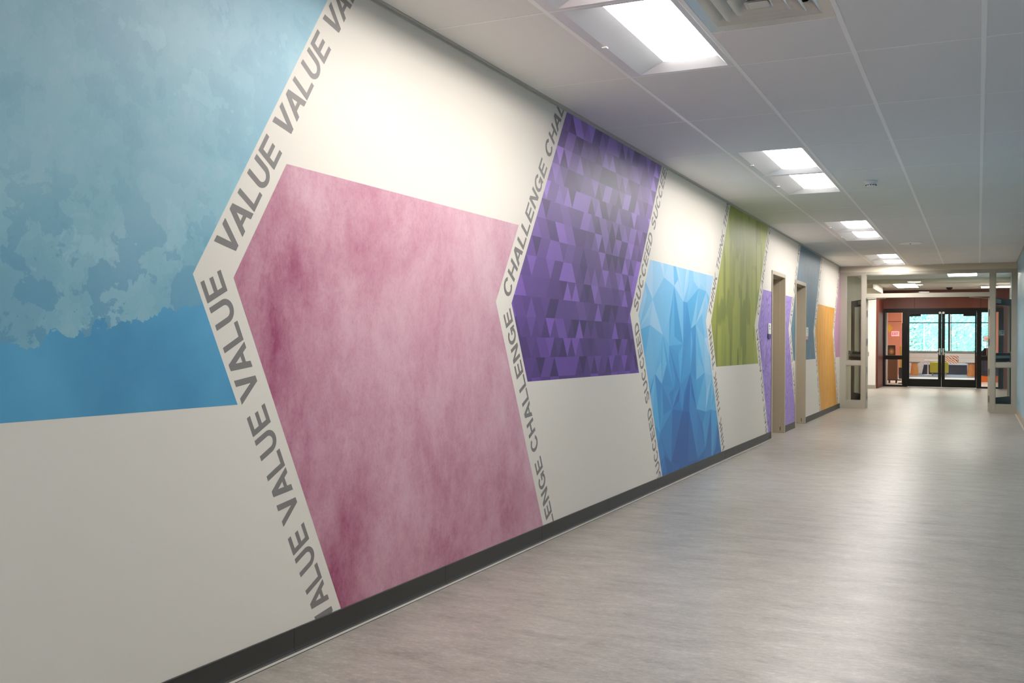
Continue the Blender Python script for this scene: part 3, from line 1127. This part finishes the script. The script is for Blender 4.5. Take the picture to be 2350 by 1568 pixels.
for x0, x1, g0, g1, s_ in ((-1.903, -0.974, -1.852, -1.062, 1), (-0.968, -0.037, -0.880, -0.082, -1)):
    mb = MB()
    mb.box((x0, Y4 + 0.02, 0.012), (g0, Y4 + 0.065, 2.248)).box((g1, Y4 + 0.02, 0.012), (x1, Y4 + 0.065, 2.248))
    mb.box((g0, Y4 + 0.02, 0.012), (g1, Y4 + 0.065, 0.243)).box((g0, Y4 + 0.02, 2.155), (g1, Y4 + 0.065, 2.248))
    lf = mb.build('door_leaf', 'black', P4)
    MB().face([(g0, Y4 + 0.042, 0.243), (g1, Y4 + 0.042, 0.243), (g1, Y4 + 0.042, 2.155), (g0, Y4 + 0.042, 2.155)]).build('leaf_glass', 'glass', lf)
    hx = x1 - 0.045 if s_ > 0 else x0 + 0.045
    MB().box((hx - 0.022, Y4 + 0.005, 0.955), (hx + 0.022, Y4 + 0.02, 1.155)).tube((hx, Y4 - 0.02, 1.01), (hx - s_ * 0.07, Y4 - 0.02, 1.01), 0.01).tube((hx, Y4 + 0.01, 1.01), (hx, Y4 - 0.02, 1.01), 0.01).build('lever_handle', 'steel', lf)
    MB().tube((hx, Y4 + 0.02, 2.20), (hx, Y4 + 0.004, 2.20), 0.033, 16).build('round_cap', 'white', lf)
    MB().box((g0, Y4 + 0.09, 1.02), (g1, Y4 + 0.12, 1.075)).box((g0 - 0.03, Y4 + 0.065, 1.0), (g0 + 0.03, Y4 + 0.12, 1.09)).box((g1 - 0.03, Y4 + 0.065, 1.0), (g1 + 0.03, Y4 + 0.12, 1.09)).build('panic_bar', 'steel', lf)
    c0, c1 = (g0, g0 + 0.31) if s_ > 0 else (g1 - 0.31, g1)
    MB().box((c0, Y4 + 0.068, 2.10), (c1, Y4 + 0.12, 2.165)).build('door_closer', 'black', lf)

# ---------------------------------------------------------------- lounge behind the black doors
YW = 47.0
CL = 3.1
lf_ = MB()
lf_.face([(-4.2, 31.72, 0), (3.5, 31.72, 0), (3.5, YW, 0), (-4.2, YW, 0)])
struct('floor_lounge', lf_, 'lounge_floor')
tag(MB().box((-2.83, 41.8, 0.0), (3.0, 46.9, 0.008)).build('carpet', 'carpet'), 'blue grey carpet in the lounge beyond the black doors', 'carpet')
struct('ceiling_lounge', MB().box((-4.2, YBK + 0.12, CL), (3.5, YW, CL + 0.1)), 'tile')
struct('wall_lounge_left', MB().box((-4.3, YBK + 0.12, 0), (-4.2, 44.1, CL)), 'salmon')
struct('wall_salmon_left', MB().box((-4.2, 44.0, 0), (-2.87, 47.1, CL)), 'salmon')
struct('wall_salmon_right', MB().box((0.62, 42.0, 0), (3.5, 42.12, CL)), 'salmon')
struct('wall_lounge_right', MB().box((3.5, YBK + 0.12, 0), (3.6, YW, CL)), 'salmon')
struct('wall_lounge_front', MB().box((-4.3, YBK, 0), (-2.66, YBK + 0.12, CL)).box((0.80, YBK, 0), (3.6, YBK + 0.12, CL)).box((-2.66, YBK, CV), (0.8, YBK + 0.12, CL)), 'white')
struct('trim_5', MB().box((-4.1, 43.993, 2.22), (-2.87, 44.0, 2.235)), 'gap')
bw = MB().box((-2.87, YW, 0), (3.5, YW + 0.12, 0.90)).box((-2.87, YW, 2.72), (3.5, YW + 0.12, CL))
struct('wall_lounge_back', bw, 'white')
for k in range(3):
    MBk = MB().box((-2.86, YW - 0.004, 0.30 + 0.2 * k), (3.4, YW, 0.306 + 0.2 * k))
    struct('trim_%d' % (6 + k), MBk, 'basegrey')
W1 = struct_root('window_1')
M['mullion'] = mat('mullion_dark_teal', (34, 62, 70), 0.4)
mb = MB().box((-2.87, YW + 0.02, 0.90), (3.5, YW + 0.1, 0.935)).box((-2.87, YW + 0.02, 2.215), (3.5, YW + 0.1, 2.255)).box((-2.87, YW + 0.02, 2.68), (3.5, YW + 0.1, 2.72))
mb.build('horizontal_bar', 'mullion', W1)
mb = MB()
for x0, x1 in ((-2.87, -2.82), (-1.18, -1.10), (-1.075, -1.05), (0.58, 0.64), (3.44, 3.5)):
    mb.box((x0, YW + 0.02, 0.93), (x1, YW + 0.1, 2.7))
mb.build('vertical_bar', 'mullion', W1)
for x0, x1 in ((-2.82, -1.18), (-1.05, 0.58), (0.64, 3.44)):
    for z0, z1 in ((0.935, 2.215), (2.255, 2.68)):
        MB().face([(x0, YW + 0.06, z0), (x1, YW + 0.06, z0), (x1, YW + 0.06, z1), (x0, YW + 0.06, z1)]).build('pane', 'glass_cyan', W1)
for k, (x_, y_) in enumerate(((-2.6, 34.5), (-0.4, 34.5), (-2.6, 39), (-0.4, 39), (-2.0, 43.5), (-0.2, 43.5))):  # unseen panels added to brighten the lounge
    o = plain_light(x_, y_, x_ + 0.6, y_ + 1.2, CL, 'added panel light brightening the lounge, unseen above the black door head', 'added fill lights of the lounge')

M['oak'] = mat('oak_veneer', (214, 158, 92), 0.5)
g = NT(M['oak'])
g.color(g.ramp(g.noise(g.coord((12, 12, 0.6)), 3, 4), [(0.3, (204, 148, 82)), (0.7, (226, 176, 112))]))
M['top_grey'] = mat('table_top_grey', (150, 152, 154), 0.4)
M['navy'] = mat('navy_fabric', (50, 58, 74), 0.85)
M['lime'] = mat('lime_fabric', (176, 182, 62), 0.85)


def drum_table(cx, cy, lb, flip=1):
    t = thing('drum_table', lb, 'table', (cx, cy, 0.008), 'wood drum side tables')
    n = 24
    MB().lathe([(0.175, 0.0), (0.115, 0.50)], n=24).build('tapered_base', 'oak', t)
    MB().lathe([(0.13, 0.50), (0.235, 0.545), (0.235, 0.56)], n=28).build('table_top', 'top_grey', t)


drum_table(-2.36, 43.85, 'tapered wood table with grey top, seen through the door leaf nearest the poster')
drum_table(-0.23, 43.45, 'tapered wood table with grey top, beside the orange screen')
t = thing('pedestal_table', 'thin white pedestal table behind the lime chair', 'table', (-1.90, 45.0, 0.008))
MB().lathe([(0.16, 0.0), (0.15, 0.012), (0.02, 0.02)], n=20).build('foot_plate', 'white', t)
MB().lathe([(0.026, 0.02), (0.022, 0.60)], n=12).build('stem', 'white', t)
MB().loft([[(x_, y_, z_) for x_, y_ in ((-0.13, -0.3), (0.62, -0.3), (0.62, 0.3), (-0.13, 0.3))] for z_ in (0.60, 0.625)]).build('table_top', 'white', t, bevel=0.004)

# long upholstered bench under the window
b = thing('bench', 'long navy bench with pale top under the lounge window', 'bench', (-1.28, 46.2, 0.008))
mb = MB().loft([[(-0.90, -0.3, 0), (0.87, -0.3, 0), (0.87, 0.3, 0), (-0.90, 0.3, 0)], [(-0.82, -0.3, 0.40), (0.86, -0.3, 0.40), (0.86, 0.3, 0.40), (-0.82, 0.3, 0.40)]])
mb.build('upholstered_base', 'navy', b)
M['seat_pale'] = mat('seat_pale_blue', (196, 206, 220), 0.7)
MB().box((-0.82, -0.31, 0.40), (0.87, 0.3, 0.46)).build('seat_pad', 'seat_pale', b, bevel=0.012)
# patterned cushion on it
cu = thing('patterned_cushion', 'zigzag patterned cushion row leaning on the navy bench', 'cushion', (-1.05, 46.15, 0.47))
mb = MB()
for k in range(5):
    x0 = -0.27 + k * 0.11
    mb.face([(x0, 0, 0), (x0 + 0.12, 0, 0), (x0 + 0.07, 0.09, 0.34), (x0 - 0.05, 0.09, 0.34)])
mb.box((-0.32, 0.10, 0.0), (0.3, 0.16, 0.33))
M['cush'] = mat('cushion_print', (220, 190, 170), 0.9)
g = NT(M['cush'])
wv = g.n('ShaderNodeTexWave', wave_type='BANDS', bands_direction='DIAGONAL')
wv.inputs['Scale'].default_value = 5
wv.inputs['Distortion'].default_value = 6
g.l(g.coord((1, 1, 1)), wv.inputs['Vector'])
g.color(g.ramp(wv.outputs['Fac'], [(0.0, (60, 50, 60)), (0.22, (220, 120, 90)), (0.45, (236, 226, 210)), (0.75, (226, 190, 120)), (1.0, (200, 210, 220))]))
mb.build('cushion_cover', 'cush', cu)

# lime tub chair seen from behind
c = thing('tub_chair', 'lime green tub chair with short legs seen from behind', 'chair', (-1.42, 43.6, 0.012))


def rbox(mb, x0, y0, z0, x1, y1, z1, r=0.05):
    def ring(z, ins):
        pts = []
        for qx, qy, a0 in ((x1 - r, y1 - r, 0), (x0 + r, y1 - r, 90), (x0 + r, y0 + r, 180), (x1 - r, y0 + r, 270)):
            for k in range(5):
                a = math.radians(a0 + 22.5 * k)
                pts.append((qx + (r - ins) * math.cos(a), qy + (r - ins) * math.sin(a), z))
        return pts
    mb.loft([ring(z0, r * 0.5), ring(z0 + r * 0.4, 0), ring(z1 - r * 0.4, 0), ring(z1, r * 0.5)])
    return mb


rbox(MB(), -0.345, -0.30, 0.12, 0.345, -0.16, 0.56, 0.06).build('backrest', 'lime', c, smooth=False)
rbox(MB(), -0.345, -0.16, 0.12, -0.21, 0.30, 0.48, 0.05).build('arm', 'lime', c)
rbox(MB(), 0.21, -0.16, 0.12, 0.345, 0.30, 0.48, 0.05).build('arm', 'lime', c)
rbox(MB(), -0.21, -0.16, 0.12, 0.21, 0.30, 0.36, 0.04).build('seat', 'lime', c)
for sx in (-1, 1):
    for sy in (-0.24, 0.24):
        MB().tube((sx * 0.26, sy, 0.0), (sx * 0.24, sy * 0.9, 0.13), 0.012, 8, r2=0.02).build('leg', 'steel', c)

os_ = thing('orange_screen', 'narrow orange upholstered screen at the edge of the lounge view', 'screen', (0.02, 43.0, 0.008))
M['orange'] = mat('orange_fabric', (226, 120, 44), 0.8)
rbox(MB(), -0.09, -0.06, 0.03, 0.20, 0.06, 0.83, 0.03).build('padded_panel', 'orange', os_)
MB().box((-0.07, -0.05, 0), (-0.03, 0.05, 0.03)).build('foot', 'steel', os_)
MB().box((0.14, -0.05, 0), (0.18, 0.05, 0.03)).build('foot', 'steel', os_)

# cart, poster, signs behind the narrow side light
ct = thing('rolling_cabinet', 'brown cabinet on black casters behind the narrow side glass', 'cabinet', (-2.50, 34.5, 0))
M['brown'] = mat('brown_laminate', (128, 84, 60), 0.5)
MB().box((-0.16, -0.2, 0.12), (0.13, 0.2, 0.84)).build('body', 'brown', ct, bevel=0.004)
MB().box((-0.145, -0.206, 0.14), (0.115, -0.201, 0.44)).build('lower_door', 'brown', ct)
MB().box((-0.145, -0.206, 0.46), (0.115, -0.201, 0.82)).build('upper_door', 'brown', ct)
MB().box((-0.17, -0.21, 0.09), (0.24, 0.21, 0.12)).build('base_rail', 'char', ct)
for sx in (-0.12, 0.09):
    for sy in (-0.15, 0.15):
        MB().tube((sx - 0.015, sy, 0.045), (sx + 0.015, sy, 0.045), 0.044, 12).build('caster', 'cavity', ct)
po = thing('framed_poster', 'dark framed poster of a glowing golden shape on the brown cabinet', 'poster', (-2.555, 34.45, 0.845))
M['poster'] = mat('poster_print', (70, 52, 40), 0.5)
g = NT(M['poster'])
gt = g.n('ShaderNodeTexGradient', gradient_type='SPHERICAL')
g.l(g.coord((9, 1, 7), loc=(0, 0, -1.3)), gt.inputs[0])
g.color(g.ramp(gt.outputs[0], [(0.0, (70, 56, 44)), (0.3, (140, 98, 60)), (0.75, (220, 160, 90)), (1.0, (250, 210, 150))]))
MB().box((-0.125, 0, 0.07), (0.115, 0.012, 0.39)).build('backing', 'cavity', po)
MB().box((-0.105, -0.003, 0.09), (0.095, -0.0005, 0.37)).build('print', 'poster', po)
MB().tube((-0.09, 0.02, 0.0), (-0.06, 0.01, 0.36), 0.009, 6).tube((0.08, 0.02, 0.0), (0.05, 0.01, 0.36), 0.009, 6).build('easel_leg', 'oak', po)
ex = thing('exit_sign', 'small pink and white exit sign on the salmon wall', 'sign', (-3.12, 43.99, 1.72))
M['exit_face'] = mat('exit_face', (250, 200, 210), 0.5, emit=(255, 200, 210), power=0.6)
M['exit_red'] = mat('exit_red', (214, 40, 60), 0.5)
MB().box((-0.15, -0.04, -0.10), (0.15, -0.001, 0.10)).build('box', 'exit_face', ex)
mb = MB()
x = -0.125
for ch in 'EXIT':
    adv, polys = glyph(ch)
    for p in polys:
        mb.face([(x + a * 0.08, -0.041, -0.055 + z * 0.11) for a, z in p])
    x += adv * 0.08
mb.build('exit_letters', 'exit_red', ex)
ys = thing('warning_sign', 'yellow diamond sign on the salmon wall', 'sign', (-3.35, 43.99, 1.95))
M['yellow'] = mat('sign_yellow', (240, 214, 70), 0.5)
MB().loft([[(0.14 * math.cos(a), y_, 0.19 * math.sin(a)) for a in (0, math.pi / 2, math.pi, 1.5 * math.pi)] for y_ in (-0.006, -0.001)]).build('plate', 'yellow', ys)
st = thing('pole_stand', 'tall black pole stand with a low dark box, next to the brown cabinet', 'stand', (-2.20, 34.05, 0))
MB().tube((0, 0, 0.03), (0, 0, 1.95), 0.016, 8).tube((0, 0, 1.9), (0.06, 0, 1.84), 0.012, 6).build('pole', 'cavity', st)
MB().box((-0.10, -0.1, 0.16), (0.09, 0.1, 0.52)).build('box', 'char', st)
MB().box((-0.12, -0.02, 0.0), (0.12, 0.02, 0.03)).box((-0.02, -0.12, 0.0), (0.02, 0.12, 0.03)).build('foot', 'cavity', st)
MB().lathe([(0.028, 0.52), (0.028, 1.2)], n=8, c=(-0.05, 0, 0)).build('yellow_sleeve', 'yellow', st)
pp = MB().box((-2.64, 32.6, 0), (-2.58, 32.8, 2.6))
struct('trim_9', pp, 'char')
struct('trim_10', MB().box((-2.58, 32.6, 0), (-2.545, 32.8, 2.6)), 'white')

# reception desk, framed notice behind the other side glass
dk = thing('reception_desk', 'dark desk with an orange plinth behind the side glass', 'desk', (0.55, 37.5, 0))
MB().box((-0.5, -0.3, 0.0), (0.9, 0.3, 0.22)).build('plinth', 'orange', dk)
MB().box((-0.52, -0.32, 0.22), (0.9, 0.3, 0.86)).build('body', 'navy', dk)
MB().box((-0.55, -0.36, 0.86), (0.92, 0.32, 0.90)).build('desk_top', 'char', dk)
pr = thing('printer', 'small black printer on the dark desk', 'printer', (0.22, 37.5, 0.90))
rbox(MB(), -0.12, -0.14, 0, 0.22, 0.14, 0.16, 0.03).build('case', 'cavity', pr)
MB().loft([[(-0.08, -0.05, 0.16), (0.16, -0.05, 0.16), (0.16, -0.04, 0.16), (-0.08, -0.04, 0.16)], [(-0.03, 0.02, 0.26), (0.11, 0.02, 0.26), (0.11, 0.03, 0.26), (-0.03, 0.03, 0.26)]]).build('paper_tray', 'cavity', pr)
nt = thing('framed_notice', 'framed white notice with red lines behind the side glass', 'notice', (0.27, 37.2, 1.48))
MB().box((-0.11, 0, -0.10), (0.13, 0.01, 0.10)).build('frame', 'cavity', nt)
MB().box((-0.10, -0.003, -0.09), (0.12, -0.0005, 0.09)).build('sheet', 'white', nt)
MB().box((-0.05, -0.005, 0.01), (0.09, -0.0035, 0.02)).box((-0.05, -0.005, -0.02), (0.07, -0.0035, -0.01)).build('red_lines', 'exit_red', nt)
MB().tube((0.0, 0.02, -0.10), (0.0, 0.02, -0.57), 0.01, 6).build('post', 'steel', nt)

# ---------------------------------------------------------------- outdoors
M['ground'] = mat('pale_ground', (170, 190, 150), 0.9)
gr_ = MB().face([(-60, 47.2, -0.15), (60, 47.2, -0.15), (60, 160, -0.15), (-60, 160, -0.15)]).build('ground', 'ground')
gr_['kind'] = 'structure'
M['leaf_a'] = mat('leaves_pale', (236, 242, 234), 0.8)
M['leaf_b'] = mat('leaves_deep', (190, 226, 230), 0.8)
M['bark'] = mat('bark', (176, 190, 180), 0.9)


def tree(cx, cy, h, rad, kind, lb, cat='tree', cone=False):
    t = thing('conifer' if cone else ('shrub' if cat == 'shrub' else 'tree'), lb, cat, (cx, cy, -0.15), 'trees outside the lounge window')
    MB().tube((0, 0, 0), (0.05, 0, h * 0.55), 0.13, 8, r2=0.05).build('trunk', 'bark', t)
    mb = MB()
    rng = random.Random(int(cx * 97 + cy * 13))
    for k in range(3600):
        if cone:
            u = rng.random() ** 1.5
            r = rad * (1 - u) * math.sqrt(rng.random()) ; a = rng.uniform(0, 2 * math.pi)
            p = Vector((r * math.cos(a), r * math.sin(a), 0.3 + u * (h - 0.3)))
        else:
            a = rng.uniform(0, 2 * math.pi); b = math.acos(rng.uniform(-1, 1)); r = rad * (0.55 + 0.45 * rng.random()) * (1 + 0.22 * math.sin(3 * a + cx) * math.sin(4 * b))
            p = Vector((r * math.sin(b) * math.cos(a), r * math.sin(b) * math.sin(a), h * 0.55 + h * 0.47 * math.cos(b) * (0.6 + 0.4 * rng.random())))
        n = Vector((rng.uniform(-1, 1), rng.uniform(-1, 1), rng.uniform(-1, 1))).normalized()
        u_ = n.orthogonal().normalized() * rng.uniform(0.06, 0.12); w_ = n.cross(u_)
        mb.face([p - u_, p - w_ * 0.6, p + u_, p + w_ * 0.6])
    o = mb.build('foliage', kind, t)
    o['kind'] = 'stuff'


tree(-3.05, 54, 4.3, 0.62, 'leaf_a', 'pale narrow conifer outside, centred in the first door pane', cone=True)
tree(-4.9, 56, 2.6, 1.0, 'leaf_a', 'low pale bush outside at the foot of the narrow conifer', 'shrub')
tree(-1.1, 58, 4.4, 1.5, 'leaf_a', 'pale round tree outside in the second door pane')
tree(1.75, 57.5, 3.9, 0.8, 'leaf_a', 'pale tree outside near the framed notice')
for x_, y_, h_, r_, lb in ((-5.3, 66, 8.0, 1.65, 'blue green tree outside, at the salmon wall end of the window'), (-1.75, 66, 8.6, 1.5, 'blue green tree outside, behind the meeting stiles of the black doors'),
                           (1.8, 66, 8.2, 1.65, 'blue green tree outside, behind the framed notice'), (-7.1, 75, 9, 1.7, 'farther blue green tree hidden by the salmon wall'),
                           (-3.5, 75, 9, 1.7, 'farther blue green tree behind the narrow conifer'), (0.1, 75, 9, 1.7, 'farther blue green tree behind the round pale tree'),
                           (3.7, 75, 9, 1.7, 'farther blue green tree beyond the reception desk'), (-8.4, 84, 13, 3.6, 'large distant tree at the salmon wall end'),
                           (-0.4, 84, 13, 3.6, 'large distant tree closing the view in the middle of the window'), (7.6, 84, 13, 3.6, 'large distant tree beyond the desk end of the window')):
    tree(x_, y_, h_, r_, 'leaf_b', lb)
lp = thing('lamp_post', 'slim white lamp post outside the window', 'post', (-2.42, 53, -0.15))
MB().tube((0, 0, 0), (0, 0, 2.45), 0.035, 8).build('pole', 'white', lp)
MB().lathe([(0.06, 2.45), (0.08, 2.6), (0.02, 2.7)], n=12).build('lamp_head', 'white', lp)
hr = thing('arched_rail', 'thin white arched rail outside by the lamp post', 'rail', (-2.9, 53.2, -0.15))
mb = MB()
pts = [(-0.55 + 1.05 * k / 10, 0, 1.0 + 0.5 * math.sin(math.pi * 0.5 * k / 10)) for k in range(11)]
for a, b in zip(pts, pts[1:]):
    mb.tube(a, b, 0.02, 6)
mb.tube((-0.55, 0, 0), (-0.55, 0, 1.0), 0.02, 6).tube((0.5, 0, 0), (0.5, 0, 1.5), 0.02, 6)
mb.build('rail', 'white', hr)
# roof over the whole building so daylight only enters by the windows
struct('roof', MB().box((-9, Y_BACK - 0.2, CL + 0.12), (4.2, YW + 0.15, CL + 0.3)), 'white')
struct('wall_outer', MB().box((-9, Y_BACK - 0.2, 0), (-8.9, YW, CL + 0.12)).box((4.1, Y_BACK - 0.2, 0), (4.2, YW, CL + 0.12)).box((-9, Y_BACK - 0.3, 0), (4.2, Y_BACK - 0.2, CL + 0.12)).box((3.6, YW, 0), (4.2, YW + 0.12, CL + 0.12)).box((-9, YW, 0), (-4.2, YW + 0.12, CL + 0.12)), 'white')
